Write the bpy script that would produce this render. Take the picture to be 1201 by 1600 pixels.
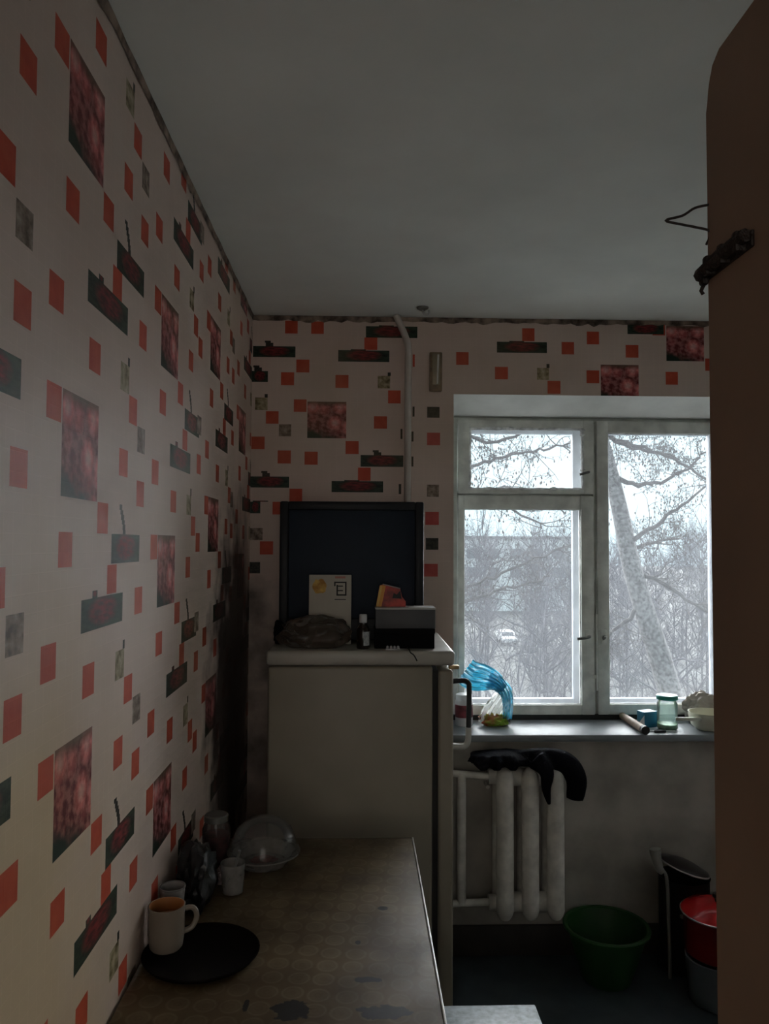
import bpy, bmesh, math, random
import numpy as np
from mathutils import Vector, Matrix, noise

for o in list(bpy.data.objects): bpy.data.objects.remove(o)
scene = bpy.context.scene
COL = scene.collection
PI = math.pi

# ------------------------------------------------------------------ camera
CAM_H, FPX = 1.59, 1220.0
YAW, PITCH, ROLL = .0304, .0415, .005
fwd = Vector((math.sin(YAW)*math.cos(PITCH), math.cos(YAW)*math.cos(PITCH), math.sin(PITCH)))
rgt = Vector((math.cos(YAW), -math.sin(YAW), 0)); upv = rgt.cross(fwd)
r2 = math.cos(ROLL)*rgt + math.sin(ROLL)*upv; u2 = -math.sin(ROLL)*rgt + math.cos(ROLL)*upv
cd = bpy.data.cameras.new('camera'); cam = bpy.data.objects.new('camera', cd); COL.objects.link(cam)
cam.matrix_world = Matrix(((r2.x, u2.x, -fwd.x, 0), (r2.y, u2.y, -fwd.y, 0), (r2.z, u2.z, -fwd.z, CAM_H), (0, 0, 0, 1)))
cd.sensor_fit = 'VERTICAL'; cd.sensor_height = 36; cd.lens = 36*FPX/1600; cd.clip_start = .02; cd.clip_end = 600
scene.camera = cam

# ------------------------------------------------------------------ overcast sky, exposure
SKY_STRENGTH = .62
w = bpy.data.worlds.new('overcast'); scene.world = w; w.use_nodes = True
bg = w.node_tree.nodes['Background']; bg.inputs['Color'].default_value = (.72, .93, 1.0, 1); bg.inputs['Strength'].default_value = SKY_STRENGTH
vs = scene.view_settings; vs.view_transform = 'Standard'; vs.look = 'None'; vs.gamma = 1; vs.use_curve_mapping = False
vs.exposure = 1.27
scene.display_settings.display_device = 'sRGB'
# the sun behind thin cloud: a very wide soft disc in front of the window
sl = bpy.data.lights.new('veiled_sun', 'SUN'); sl.energy = 15; sl.angle = math.radians(130); sl.color = (.95, .98, 1.0)
so_ = bpy.data.objects.new('veiled_sun', sl); COL.objects.link(so_); so_.location = (4, 8, 6)
SUN_AZ, SUN_EL = math.radians(12), math.radians(8)
so_.rotation_euler = Vector((-math.sin(SUN_AZ)*math.cos(SUN_EL), -math.cos(SUN_AZ)*math.cos(SUN_EL), -math.sin(SUN_EL))).to_track_quat('-Z', 'Y').to_euler()
# added fill behind the viewer for surfaces facing it, with no known source
hl = bpy.data.lights.new('hall_fill', 'AREA'); hl.shape = 'RECTANGLE'; hl.size = 1.1; hl.size_y = 1.3; hl.energy = 3.3; hl.color = (1.0, .95, .87)
ho = bpy.data.objects.new('hall_fill', hl); COL.objects.link(ho); ho.location = (-.05, -1.66, 1.45); ho.rotation_euler = (PI/2, 0, 0)
# a portal only guides the sampling of the sky through the window, it gives no light of its own
pl = bpy.data.lights.new('window_portal', 'AREA'); pl.shape = 'RECTANGLE'; pl.size = 1.25; pl.size_y = 1.33; pl.cycles.is_portal = True
po = bpy.data.objects.new('window_portal', pl); COL.objects.link(po); po.location = (.99, 3.52, 1.5); po.rotation_euler = (-PI/2, 0, 0)

# ------------------------------------------------------------------ helpers
def nt(name):
    m = bpy.data.materials.new(name); m.use_nodes = True
    t = m.node_tree; b = t.nodes['Principled BSDF']
    return m, t, b, t.nodes.new, t.links.new

def P(name, col, rough=.6, metal=0, var=.12, scale=9, bump=0, bscale=60, spec=.5, col2=None):
    m, t, b, N, L = nt(name)
    tc = N('ShaderNodeTexCoord'); nz = N('ShaderNodeTexNoise'); nz.inputs['Scale'].default_value = scale; nz.inputs['Detail'].default_value = 5
    L(tc.outputs['Object'], nz.inputs['Vector'])
    rp = N('ShaderNodeValToRGB'); L(nz.outputs['Fac'], rp.inputs[0])
    a = [max(0, c*(1-var)) for c in col]; d = col2 or [min(1, c*(1+var)) for c in col]
    rp.color_ramp.elements[0].position = .35; rp.color_ramp.elements[1].position = .65
    rp.color_ramp.elements[0].color = (*a, 1); rp.color_ramp.elements[1].color = (*d, 1)
    L(rp.outputs[0], b.inputs['Base Color'])
    b.inputs['Roughness'].default_value = rough; b.inputs['Metallic'].default_value = metal; b.inputs['Specular IOR Level'].default_value = spec
    if bump:
        n2 = N('ShaderNodeTexNoise'); n2.inputs['Scale'].default_value = bscale; L(tc.outputs['Object'], n2.inputs['Vector'])
        bp = N('ShaderNodeBump'); bp.inputs['Strength'].default_value = bump; bp.inputs['Distance'].default_value = .01
        L(n2.outputs['Fac'], bp.inputs['Height']); L(bp.outputs[0], b.inputs['Normal'])
    return m

def film(name, col, opacity, rough=.25, scale=12):
    """clear plastic or dirty glass: see-through with a scattering film of uneven thickness"""
    m, t, b, N, L = nt(name); out = t.nodes['Material Output']
    tr = N('ShaderNodeBsdfTransparent'); tl = N('ShaderNodeBsdfTranslucent'); df = N('ShaderNodeBsdfDiffuse'); gl = N('ShaderNodeBsdfGlossy')
    tl.inputs[0].default_value = (*col, 1); df.inputs[0].default_value = (*col, 1); gl.inputs['Roughness'].default_value = rough
    m1 = N('ShaderNodeMixShader'); m1.inputs[0].default_value = .4; L(tl.outputs[0], m1.inputs[1]); L(df.outputs[0], m1.inputs[2])
    tc = N('ShaderNodeTexCoord'); nz = N('ShaderNodeTexNoise'); nz.inputs['Scale'].default_value = scale; nz.inputs['Detail'].default_value = 6; L(tc.outputs['Object'], nz.inputs['Vector'])
    mr = N('ShaderNodeMapRange'); mr.inputs[1].default_value = .3; mr.inputs[2].default_value = .7; mr.inputs[3].default_value = opacity*.7; mr.inputs[4].default_value = opacity*1.3
    L(nz.outputs['Fac'], mr.inputs[0])
    m2 = N('ShaderNodeMixShader'); L(mr.outputs[0], m2.inputs[0]); L(tr.outputs[0], m2.inputs[1]); L(m1.outputs[0], m2.inputs[2])
    fr = N('ShaderNodeFresnel'); fr.inputs[0].default_value = 1.35
    m3 = N('ShaderNodeMixShader'); L(fr.outputs[0], m3.inputs[0]); L(m2.outputs[0], m3.inputs[1]); L(gl.outputs[0], m3.inputs[2])
    L(m3.outputs[0], out.inputs[0])
    return m

def props(o, label=None, cat=None, group=None, kind=None):
    for k, v in (('label', label), ('category', cat), ('group', group), ('kind', kind)):
        if v: o[k] = v
    return o

def thing(name, loc, label, cat, group=None, kind=None):
    o = bpy.data.objects.new(name, None); COL.objects.link(o); o.location = loc; o.empty_display_size = .05
    return props(o, label, cat, group, kind)

def root_loc(o):
    v = Vector((0, 0, 0))
    while o: v = v + o.location; o = o.parent
    return v

def obj(name, bm, mat, parent=None, label=None, cat=None, group=None, kind=None, smooth=True):
    """bm is in world coordinates; the object's origin is its parent's, or its own base when top-level"""
    me = bm if isinstance(bm, bpy.types.Mesh) else bpy.data.meshes.new(name)
    if bm is not me:
        bmesh.ops.recalc_face_normals(bm, faces=bm.faces[:]); bm.to_mesh(me); bm.free()
    if parent: off = root_loc(parent)
    else:
        cs = [v.co for v in me.vertices]
        off = Vector(((min(c.x for c in cs)+max(c.x for c in cs))/2, (min(c.y for c in cs)+max(c.y for c in cs))/2, min(c.z for c in cs)))
    me.transform(Matrix.Translation(-off))
    for m in (mat if isinstance(mat, (list, tuple)) else [mat]): me.materials.append(m)
    if smooth:
        for p in me.polygons: p.use_smooth = True
        me.set_sharp_from_angle(angle=math.radians(38))
    o = bpy.data.objects.new(name, me); COL.objects.link(o)
    if parent: o.parent = parent
    else: o.location = off
    return props(o, label, cat, group, kind)

def box(bm, x0, x1, y0, y1, z0, z1, bev=0, seg=2):
    r = bmesh.ops.create_cube(bm, size=1, matrix=Matrix.Translation(((x0+x1)/2, (y0+y1)/2, (z0+z1)/2)) @ Matrix.Diagonal((x1-x0, y1-y0, z1-z0, 1)))
    if bev:
        es = list({e for v in r['verts'] for e in v.link_edges})
        bmesh.ops.bevel(bm, geom=es, offset=bev, segments=seg, affect='EDGES', profile=.5)
    return bm
def Box(*a, **k): return box(bmesh.new(), *a, **k)

def tube(bm, pts, rad, n=10, cap=True, sq=1.0):
    """a tube along pts; rad is a number, a list or a function of t; sq flattens it across its side axis"""
    pts = [Vector(p) for p in pts]; k = len(pts); rings = []
    side = None
    for i, p in enumerate(pts):
        d = (pts[min(i+1, k-1)] - pts[max(i-1, 0)]).normalized()
        if side is None:
            side = d.cross(Vector((0, 0, 1)))
            if side.length < .1: side = d.cross(Vector((0, 1, 0)))
        side = (side - d*side.dot(d)).normalized(); up = side.cross(d)
        r = rad(i/(k-1)) if callable(rad) else (rad[i] if isinstance(rad, (list, tuple)) else rad)
        rings.append([bm.verts.new(p + side*math.cos(2*PI*j/n)*r*sq + up*math.sin(2*PI*j/n)*r) for j in range(n)])
    for a, b in zip(rings, rings[1:]):
        for j in range(n): bm.faces.new((a[j], a[(j+1) % n], b[(j+1) % n], b[j]))
    if cap: bm.faces.new(rings[0][::-1]); bm.faces.new(rings[-1])
    return bm
def Tube(*a, **k): return tube(bmesh.new(), *a, **k)

def lathe(bm, c, prof, n=32, sx=1, sy=1, tilt=None):
    """prof: (radius, height) pairs turned about the vertical through c"""
    rings = []; c = Vector(c)
    for r, h in prof:
        if r < 1e-6: rings.append([bm.verts.new(c + Vector((0, 0, h)))])
        else: rings.append([bm.verts.new(c + Vector((r*math.cos(2*PI*j/n)*sx, r*math.sin(2*PI*j/n)*sy, h))) for j in range(n)])
    for a, b in zip(rings, rings[1:]):
        for j in range(n):
            q = (j+1) % n
            if len(a) == 1 and len(b) == 1: continue
            if len(a) == 1: bm.faces.new((a[0], b[q], b[j]))
            elif len(b) == 1: bm.faces.new((a[j], a[q], b[0]))
            else: bm.faces.new((a[j], a[q], b[q], b[j]))
    if tilt: bmesh.ops.rotate(bm, verts=bm.verts[:], cent=c, matrix=tilt)
    return bm
def Lathe(*a, **k): return lathe(bmesh.new(), *a, **k)

def lump(c, s, amp=.25, freq=6, seed=0, sub=4, flat=None):
    """a crumpled closed bag or cloth: a ball pushed in and out by noise, resting on z=flat"""
    bm = bmesh.new(); bmesh.ops.create_icosphere(bm, subdivisions=sub, radius=1)
    c = Vector(c)
    for v in bm.verts:
        d = v.co.normalized(); q = d*1.3 + Vector((seed*3.1, seed*1.7, seed))
        k = 1 + amp*(noise.noise(q*freq*.3) + .5*abs(noise.noise(q*freq)) - .2)
        v.co = c + Vector((d.x*s[0]*k, d.y*s[1]*k, d.z*s[2]*k))
        if flat is not None: v.co.z = max(v.co.z, flat)
    return bm

def smooth_path(pts, n=6):
    pts = [Vector(p) for p in pts]; out = []
    for i in range(len(pts)-1):
        p0, p1, p2, p3 = pts[max(i-1, 0)], pts[i], pts[i+1], pts[min(i+2, len(pts)-1)]
        for k in range(n):
            t = k/n
            out.append(.5*((2*p1) + (p2-p0)*t + (2*p0-5*p1+4*p2-p3)*t*t + (3*p1-p0-3*p2+p3)*t**3))
    out.append(pts[-1]); return out

# ------------------------------------------------------------------ materials of the shell
def paper(name, kind):
    """printed wallpaper: kind selects the print of one patch; faint woven grid and sheen on all of them"""
    m, t, b, N, L = nt(name)
    uv = N('ShaderNodeTexCoord'); geo = N('ShaderNodeNewGeometry')
    def noisetex(scale, src, detail=4):
        n = N('ShaderNodeTexNoise'); n.inputs['Scale'].default_value = scale; n.inputs['Detail'].default_value = detail; L(src, n.inputs['Vector']); return n.outputs['Fac']
    def ramp(src, stops):
        r = N('ShaderNodeValToRGB'); L(src, r.inputs[0]); e = r.color_ramp.elements
        while len(e) < len(stops): e.new(.5)
        for k, (p, c) in enumerate(stops): e[k].position = p; e[k].color = (*c, 1)
        return r.outputs[0]
    def mix(f, a, c, mode='MIX'):
        x = N('ShaderNodeMix'); x.data_type = 'RGBA'; x.blend_type = mode
        if isinstance(f, float): x.inputs[0].default_value = f
        else: L(f, x.inputs[0])
        for s, v in ((x.inputs[6], a), (x.inputs[7], c)):
            if isinstance(v, tuple): s.default_value = (*v, 1)
            else: L(v, s)
        return x.outputs[2]
    U, pos = uv.outputs['UV'], geo.outputs['Position']
    if kind == 'base': c = ramp(noisetex(3, pos), [(.3, (.66, .515, .445)), (.7, (.74, .60, .525))])
    elif kind == 'red': c = ramp(noisetex(30, pos), [(.3, (.52, .068, .032)), (.7, (.60, .10, .05))])
    elif kind == 'brick': c = ramp(noisetex(30, pos), [(.3, (.52, .06, .055)), (.7, (.60, .09, .085))])
    elif kind == 'olive':
        c = ramp(noisetex(2.6, U), [(.35, (.16, .12, .055)), (.55, (.40, .33, .20)), (.7, (.55, .45, .34))])
    elif kind == 'grey':
        c = ramp(noisetex(2.6, U), [(.35, (.12, .08, .06)), (.55, (.30, .23, .18)), (.7, (.46, .38, .31))])
    elif kind == 'dark': c = ramp(noisetex(4, U), [(.35, (.02, .022, .018)), (.7, (.07, .06, .045))])
    elif kind == 'strip':
        g = N('ShaderNodeTexGradient'); g.gradient_type = 'SPHERICAL'; mp = N('ShaderNodeMapping'); L(U, mp.inputs[0])
        mp.inputs['Location'].default_value = (-1.05, -.85, 0); mp.inputs['Scale'].default_value = (2.1, 1.5, 1); L(mp.outputs[0], g.inputs[0])
        a = ramp(noisetex(6, U), [(.35, (.012, .022, .014)), (.7, (.045, .07, .045))])
        r = ramp(noisetex(7, U), [(.4, (.10, .012, .012)), (.65, (.32, .03, .035))])
        c = mix(ramp(g.outputs[1], [(.2, (0, 0, 0)), (.5, (.85, .85, .85))]), a, r)
    elif kind == 'flower':
        vo = N('ShaderNodeTexVoronoi'); vo.inputs['Scale'].default_value = 2.7; L(U, vo.inputs['Vector'])
        a = ramp(vo.outputs['Distance'], [(.10, (.92, .52, .48)), (.34, (.72, .17, .16)), (.62, (.16, .02, .02))])
        n = ramp(noisetex(9, U, 6), [(.42, (.12, .01, .01)), (.6, (.90, .42, .40))])
        a = mix(.3, a, n)
        s = N('ShaderNodeSeparateXYZ'); L(U, s.inputs[0])
        mth = N('ShaderNodeMath'); mth.operation = 'MULTIPLY_ADD'; L(s.outputs[0], mth.inputs[0]); mth.inputs[1].default_value = .35; L(s.outputs[1], mth.inputs[2])
        m2 = N('ShaderNodeMath'); m2.operation = 'MULTIPLY_ADD'; L(noisetex(4, U), m2.inputs[0]); m2.inputs[1].default_value = .45; L(mth.outputs[0], m2.inputs[2])
        c = mix(ramp(m2.outputs[0], [(.40, (1, 1, 1)), (.58, (0, 0, 0))]), a, (.012, .03, .018))
        top = ramp(s.outputs[1], [(.86, (0, 0, 0)), (.97, (.7, .7, .7))]); c = mix(top, c, (.12, .10, .06))
    # faint woven squares of the paper
    s = N('ShaderNodeSeparateXYZ'); L(pos, s.inputs[0]); sm = N('ShaderNodeMath'); sm.operation = 'ADD'; L(s.outputs[0], sm.inputs[0]); L(s.outputs[1], sm.inputs[1])
    cb = N('ShaderNodeCombineXYZ'); L(sm.outputs[0], cb.inputs[0]); L(s.outputs[2], cb.inputs[1])
    br = N('ShaderNodeTexBrick'); br.offset = 0; br.inputs['Scale'].default_value = 1; br.inputs['Brick Width'].default_value = .0265; br.inputs['Row Height'].default_value = .02625
    br.inputs['Mortar Size'].default_value = .0011; br.inputs['Mortar Smooth'].default_value = .5
    br.inputs['Color1'].default_value = br.inputs['Color2'].default_value = (.95, .95, .95, 1); br.inputs['Mortar'].default_value = (1, 1, 1, 1); L(cb.outputs[0], br.inputs['Vector'])
    c = mix(.8 if kind == 'base' else .5, c, br.outputs[0], 'MULTIPLY')
    # grease and damp stains with shapes of their own, then two local tints
    n1 = ramp(noisetex(1.6, pos, 8), [(.5, (0, 0, 0)), (.75, (.35, .35, .35))]); c = mix(n1, c, (.36, .28, .16))
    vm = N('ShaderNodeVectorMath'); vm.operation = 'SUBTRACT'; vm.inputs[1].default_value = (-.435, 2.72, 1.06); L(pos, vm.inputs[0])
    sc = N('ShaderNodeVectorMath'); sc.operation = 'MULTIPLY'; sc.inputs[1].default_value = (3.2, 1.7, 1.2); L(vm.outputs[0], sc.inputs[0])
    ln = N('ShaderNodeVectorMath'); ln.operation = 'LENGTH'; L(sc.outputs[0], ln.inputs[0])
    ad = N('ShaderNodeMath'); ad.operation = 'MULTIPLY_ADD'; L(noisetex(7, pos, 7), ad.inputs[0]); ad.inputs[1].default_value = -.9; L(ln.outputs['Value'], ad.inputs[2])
    c = mix(ramp(ad.outputs[0], [(.05, (.93, .93, .93)), (.42, (0, 0, 0))]), c, (.035, .026, .024))  # near-black patch with a ragged edge, left wall beside the fridge
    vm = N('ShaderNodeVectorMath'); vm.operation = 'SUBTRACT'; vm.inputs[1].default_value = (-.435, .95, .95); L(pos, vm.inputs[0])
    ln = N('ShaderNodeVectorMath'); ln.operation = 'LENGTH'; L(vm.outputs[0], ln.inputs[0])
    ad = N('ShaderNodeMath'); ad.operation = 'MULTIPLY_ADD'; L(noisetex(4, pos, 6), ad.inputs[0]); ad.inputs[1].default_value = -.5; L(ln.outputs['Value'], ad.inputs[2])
    c = mix(ramp(ad.outputs[0], [(.0, (.8, .8, .8)), (.45, (0, 0, 0))]), c, (.86, .80, .52), 'MULTIPLY')  # warm glow from the hall painted as a yellow tint, near lower wall
    L(c, b.inputs['Base Color']); b.inputs['Roughness'].default_value = .46; b.inputs['Specular IOR Level'].default_value = .24
    bp = N('ShaderNodeBump'); bp.inputs['Strength'].default_value = .12; bp.inputs['Distance'].default_value = .003
    ba = N('ShaderNodeMath'); ba.operation = 'MULTIPLY_ADD'; L(noisetex(14, pos, 3), ba.inputs[0]); ba.inputs[1].default_value = 1.2; L(br.outputs['Fac'], ba.inputs[2])
    L(ba.outputs[0], bp.inputs['Height']); L(bp.outputs[0], b.inputs['Normal'])
    return m
KINDS = ['base', 'red', 'brick', 'olive', 'grey', 'dark', 'strip', 'flower']
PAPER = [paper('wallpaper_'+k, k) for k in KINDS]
M_plaster = P('grey_plaster', (.42, .385, .34), .8, var=.22, scale=5, bump=.25, bscale=20)
M_white = P('white_paint', (.82, .83, .80), .5, var=.06)
M_ceil = P('whitewash', (.80, .82, .78), .9, var=.05, scale=3, bump=.08, bscale=40)
M_frame = P('aged_white_window_paint', (.74, .76, .71), .5, var=.16, scale=14, bump=.15, bscale=50)
M_floor = P('dark_floor_linoleum', (.06, .075, .085), .6, var=.3, scale=6)
M_door = P('brown_door_paint', (.24, .16, .11), .55, var=.10, scale=4, bump=.06, bscale=25)
M_hall = P('hall_wallpaper', (.45, .40, .33), .8)
M_pane = film('dusty_window_glass', (.86, .88, .92), .027, scale=5)
M_pane2 = film('dusty_outer_glass', (.86, .88, .95), .02, scale=4)
M_black = P('plain_black', (.015, .014, .014), .5)

# ------------------------------------------------------------------ the room
YB, XL, XR, YR, ZC = 3.09, -.435, 1.69, -.15, 2.5
obj('floor', Box(XL-.3, XR+.1, -1.7, YB+.02, -.1, 0), M_floor, None, 'dark worn floor of the narrow kitchen', 'floor', kind='structure')
obj('ceiling', Box(XL-.3, XR+.1, -1.7, YB+.42, ZC, ZC+.1), M_ceil, None, 'whitewashed grey ceiling above the kitchen', 'ceiling', kind='structure')

def printed_wall(name, to3d, u0, u1, v0, v1, rects, hole=None, plain=None, label=''):
    """a flat wall mesh cut along the edges of its printed patches, one material per patch"""
    q = lambda x: round(x*500)/500
    R = []
    for a, b_, c, d, k in rects:
        a, b_, c, d = max(q(a), u0), min(q(b_), u1), max(q(c), v0), min(q(d), v1)
        if b_ > a and d > c: R.append((a, b_, c, d, k))
    if plain: R.append((*plain, len(KINDS)))
    if hole: R.append((*hole, -1))
    us = sorted({u0, u1, *[x for r in R for x in r[:2]]}); vs_ = sorted({v0, v1, *[x for r in R for x in r[2:4]]})
    ui = {x: i for i, x in enumerate(us)}; vi = {x: i for i, x in enumerate(vs_)}
    own = np.full((len(vs_)-1, len(us)-1), -1, int)
    for n_, r in enumerate(R): own[vi[r[2]]:vi[r[3]], ui[r[0]]:ui[r[1]]] = n_
    V, F, K, UV = [], [], [], []
    for j in range(len(vs_)-1):
        i = 0
        while i < len(us)-1:
            n_ = own[j, i]; e = i+1
            while e < len(us)-1 and own[j, e] == n_: e += 1
            kind = R[n_][4] if n_ >= 0 else 0
            if kind >= 0:
                q4 = [(us[i], vs_[j]), (us[e], vs_[j]), (us[e], vs_[j+1]), (us[i], vs_[j+1])]
                F.append(tuple(range(len(V), len(V)+4))); V += [to3d(*p) for p in q4]; K.append(kind)
                if n_ >= 0:
                    a, b_, c, d = R[n_][:4]; h = (n_*7.31) % 50 if kind in (3, 4, 5) else 0
                    UV += [((p[0]-a)/(b_-a)+h, (p[1]-c)/(d-c)) for p in q4]
                else: UV += q4
            i = e
    me = bpy.data.meshes.new(name); me.from_pydata(V, [], F)
    lay = me.uv_layers.new(name='UVMap'); lay.data.foreach_set('uv', [x for p in UV for x in p])
    o = obj(name, me, PAPER + [M_plaster, M_white], None, label, 'wall', kind='structure', smooth=False)
    me.polygons.foreach_set('material_index', K)
    return o

CX, CZ = .0545, .0525          # one printed square of the paper, along and up the wall
PATT = ([(-4, -1, 1), (-4, 3, 1), (-2, 1, 1), (-2, 4, 1), (-1, -3, 1), (1, 3, 1), (2, -2, 1), (3, -4, 1), (4, 0, 1), (5, 2, 1), (-4, -5, 4), (4, 3, 3)])
def roll(cy, cz, lo, hi):
    out = []
    for k in range(-5, 6):
        z = cz + k*.525
        if z < -.5 or z > 3: continue
        for dx, dz, kd in PATT:
            c, d = cy+dx*CX, z+dz*CZ
            out.append((c-.0265, c+.0265, d-.0255, d+.0255, kd))
            if kd == 3: out.append((c+.016, c+.028, d+.0255, d+.042, 5))
        out.append((cy-.079, cy+.079, z-.079, z+.079, 7))
        out.append((cy+.3*CX, cy+4.2*CX, z-5.5*CZ, z-4.5*CZ, 6)); out.append((cy+2.9*CX, cy+6.05*CX, z-3.5*CZ, z-2.5*CZ, 6))
        out.append((cy+1.2*CX, cy+1.65*CX, z-4.5*CZ, z-4.3*CZ, 6)); out += [(cy+(4.08-.05*q**1.3)*CX, cy+(4.38-.05*q**1.3)*CX, z+(-2.5+.17*q)*CZ, z+(-2.33+.17*q)*CZ, 5) for q in range(6)]
    return [r for r in out if lo-.06 <= (r[0]+r[1])/2 <= hi+.06]
rects = []
for cy, cz in ((.125, 1.64), (.675, 1.955), (1.222, 1.737), (1.77, 1.53), (2.32, 1.645), (2.86, 2.0)): rects += roll(cy, cz, cy-.29, cy+.29)
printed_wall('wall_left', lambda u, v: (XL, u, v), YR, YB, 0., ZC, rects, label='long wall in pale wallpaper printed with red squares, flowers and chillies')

BR = [(-.281,2.454),(-.177,2.453),(-.234,2.298),(-.294,2.246),(-.078,2.238),(.036,2.391),(-.243,2.139),(-.353,2.091),(.131,2.178),(.076,2.075),(-.408,1.989),(-.304,1.934),(-.198,1.93),(-.036,1.974),(.013,1.868),(-.257,1.782),(.403,2.336),(.669,2.436),(.829,2.383),(.931,2.426),(1.09,2.374),(.56,2.279),(.772,2.224),(.93,2.268),(1.251,2.266),(1.414,2.323),(1.2,2.466),(-.37,1.574),(-.322,1.731),(1.55,2.41),(1.62,2.28)]
rb = [(x-.0255, x+.0255, z-.0255, z+.0255, 1) for x, z in BR]
rb += [(x-.0265, x+.0265, z-.0255, z+.0255, 2) for x, z in ((.288,2.011),(.283,1.694),(.279,1.489))]
rb += [(x-.025, x+.025, z-.0245, z+.0245, 3) for x, z in ((.09,2.237),(-.397,2.145),(.728,2.278))] + [(x+.014, x+.026, z+.0245, z+.04, 5) for x, z in ((.09,2.237),(.728,2.278),(-.397,2.145))]
rb += [(x-.024, x+.024, z-.024, z+.024, 4) for x, z in ((-.302,2.041),(.286,1.804),(-.411,1.629))]
rb += [(x-.025, x+.025, z-.0225, z+.0225, 5) for x, z in ((.287,2.118),(.284,1.593),(-.42,1.496))]
rb += [(.203,.213,2.30,2.35,1),(.203,.211,2.10,2.14,5),(.201,.209,2.0,2.04,5),(.2,.208,1.90,1.94,5),(.155,.165,2.01,2.05,5),(.15,.16,1.79,1.83,5)]
rb += [(x-.077, x+.077, z-.073, z+.073, 7) for x, z in ((-.136,2.083),(1.039,2.245),(1.307,2.408))]
for a, b_, z, st in ((-.432,-.265,2.354,1),(-.094,.11,2.341,0),(.017,.222,2.44,0),(-.435,-.373,2.254,1),(-.002,.168,1.921,1),(-.435,-.283,1.834,1),(-.116,.087,1.819,0),(-.435,-.397,1.733,0),(.542,.744,2.385,0),(1.072,1.219,2.467,0)):
    rb.append((a, b_, z-.023, z+.022, 6))
    if st: m_ = a+.4*(b_-a); rb += [(m_-.016, m_+.014, z+.022, z+.036, 5), (m_-.02, m_+.004, z+.036, z+.044, 5)]
    else: m_ = a+.25*(b_-a); rb.append((m_, m_+.06, z+.022, z+.026, 6))
WX0, WX1, WZ0, WZ1 = .368, 1.62, .83, 2.192
printed_wall('wall_back', lambda u, v: (u, YB, v), XL, XR, 0., ZC, rb, hole=(WX0, WX1, WZ0, WZ1), plain=(.26, XR, 0., .83),
             label='window wall in patterned paper above and bare grey plaster below the sill')
# the deep reveal round the window and the outer skin of the wall
bm = bmesh.new()
def quad(bm, *p): bm.faces.new([bm.verts.new(v) for v in p])
box(bm, WX0-.06, WX0, YB+.001, 3.5, WZ0-.1, 2.3); box(bm, WX1, WX1+.06, YB+.001, 3.5, WZ0-.1, 2.3)
obj('trim_1', bm, M_white, None, 'white side reveals of the window opening', 'window reveal', kind='structure', smooth=False)
bm = bmesh.new(); vsx = [bm.verts.new(p) for x in (WX0-.06, WX1+.06) for p in ((x, YB+.001, WZ1), (x, 3.27, 2.137), (x, 3.5, 2.137), (x, 3.5, 2.3), (x, YB+.001, 2.3))]
n5 = 5
for i in range(5): bm.faces.new((vsx[i], vsx[(i+1) % 5], vsx[5+(i+1) % 5], vsx[5+i]))
bm.faces.new(vsx[:5]); bm.faces.new(vsx[5:])
obj('trim_2', bm, M_white, None, 'bright sloping white plaster head above the window', 'window reveal', kind='structure', smooth=False)
bm = bmesh.new(); box(bm, XL-.2, WX0, 3.40, 3.5, -.1, 2.6); box(bm, WX1, XR+.2, 3.40, 3.5, -.1, 2.6); box(bm, WX0-.01, WX1+.01, 3.1, 3.5, -.1, .80); box(bm, WX0, WX1, 3.3, 3.5, 2.31, 2.6)
obj('wall_outer', bm, M_plaster, None, 'outer masonry of the window wall', 'wall', kind='structure', smooth=False)
obj('wall_right', Box(XR, XR+.1, -1.7, 3.4, 0, ZC), M_white, None, 'side wall hidden behind the open brown door', 'wall', kind='structure', smooth=False)
bm = bmesh.new(); box(bm, .335, XR, YR-.12, YR, 0, ZC); box(bm, XL, .335, YR-.12, YR, 2.05, ZC)
obj('wall_rear', bm, M_plaster, None, 'wall with the doorway behind the viewer', 'wall', kind='structure', smooth=False)
bm = bmesh.new(); box(bm, XL-.3, XL-.2, -1.7, YR, 0, ZC); box(bm, XL-.3, XR+.1, -1.8, -1.7, 0, ZC); box(bm, XL-.2, XL-.001, YR-.12, YR, 0, ZC)
obj('wall_hall', bm, M_hall, None, 'walls of the dark hallway outside the kitchen', 'wall', kind='structure', smooth=False)

obj('baseboard_back', Box(.31, XR, YB-.016, YB-.0005, 0, .115, .003), P('dark_baseboard_paint', (.045, .038, .032), .6), None, 'dark brown skirting board under the window', 'baseboard', kind='structure')

# ragged paper border under the ceiling
def border(name, a, b_, nrm, label):
    rng = random.Random(5); a, b_ = Vector(a), Vector(b_); n = 90; bm = bmesh.new(); nrm = Vector(nrm); top = []; bot = []; back = []
    for i in range(n+1):
        p = a.lerp(b_, i/n); h = .014 + .016*abs(noise.noise(Vector((i*.37, 1, 2)))) + .006*rng.random(); d = .004+.008*abs(noise.noise(Vector((i*.21, 7, 3))))
        top.append(bm.verts.new(p + nrm*.0005)); bot.append(bm.verts.new(p + nrm*(.001+d*.3) - Vector((0, 0, h)))); back.append(bm.verts.new(p + nrm*(d*.5+.003)))
    for i in range(n):
        bm.faces.new((back[i], back[i+1], bot[i+1], bot[i])); bm.faces.new((top[i], top[i+1], back[i+1], back[i]))
        bm.faces.new((top[i+1], top[i], bot[i], bot[i+1]))
    obj(name, bm, M_border, None, label, 'trim', kind='structure')
M_border = P('brown_paper_border', (.13, .085, .065), .8, var=.6, scale=22, col2=(.36, .27, .21))
border('trim_3', (XL, YR, ZC-.001), (XL, YB, ZC-.001), (1, 0, 0), 'ragged brown paper border along the patterned wall under the ceiling')
border('trim_4', (XL, YB, ZC-.001), (XR, YB, ZC-.001), (0, -1, 0), 'ragged brown paper border above the window under the ceiling')

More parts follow.
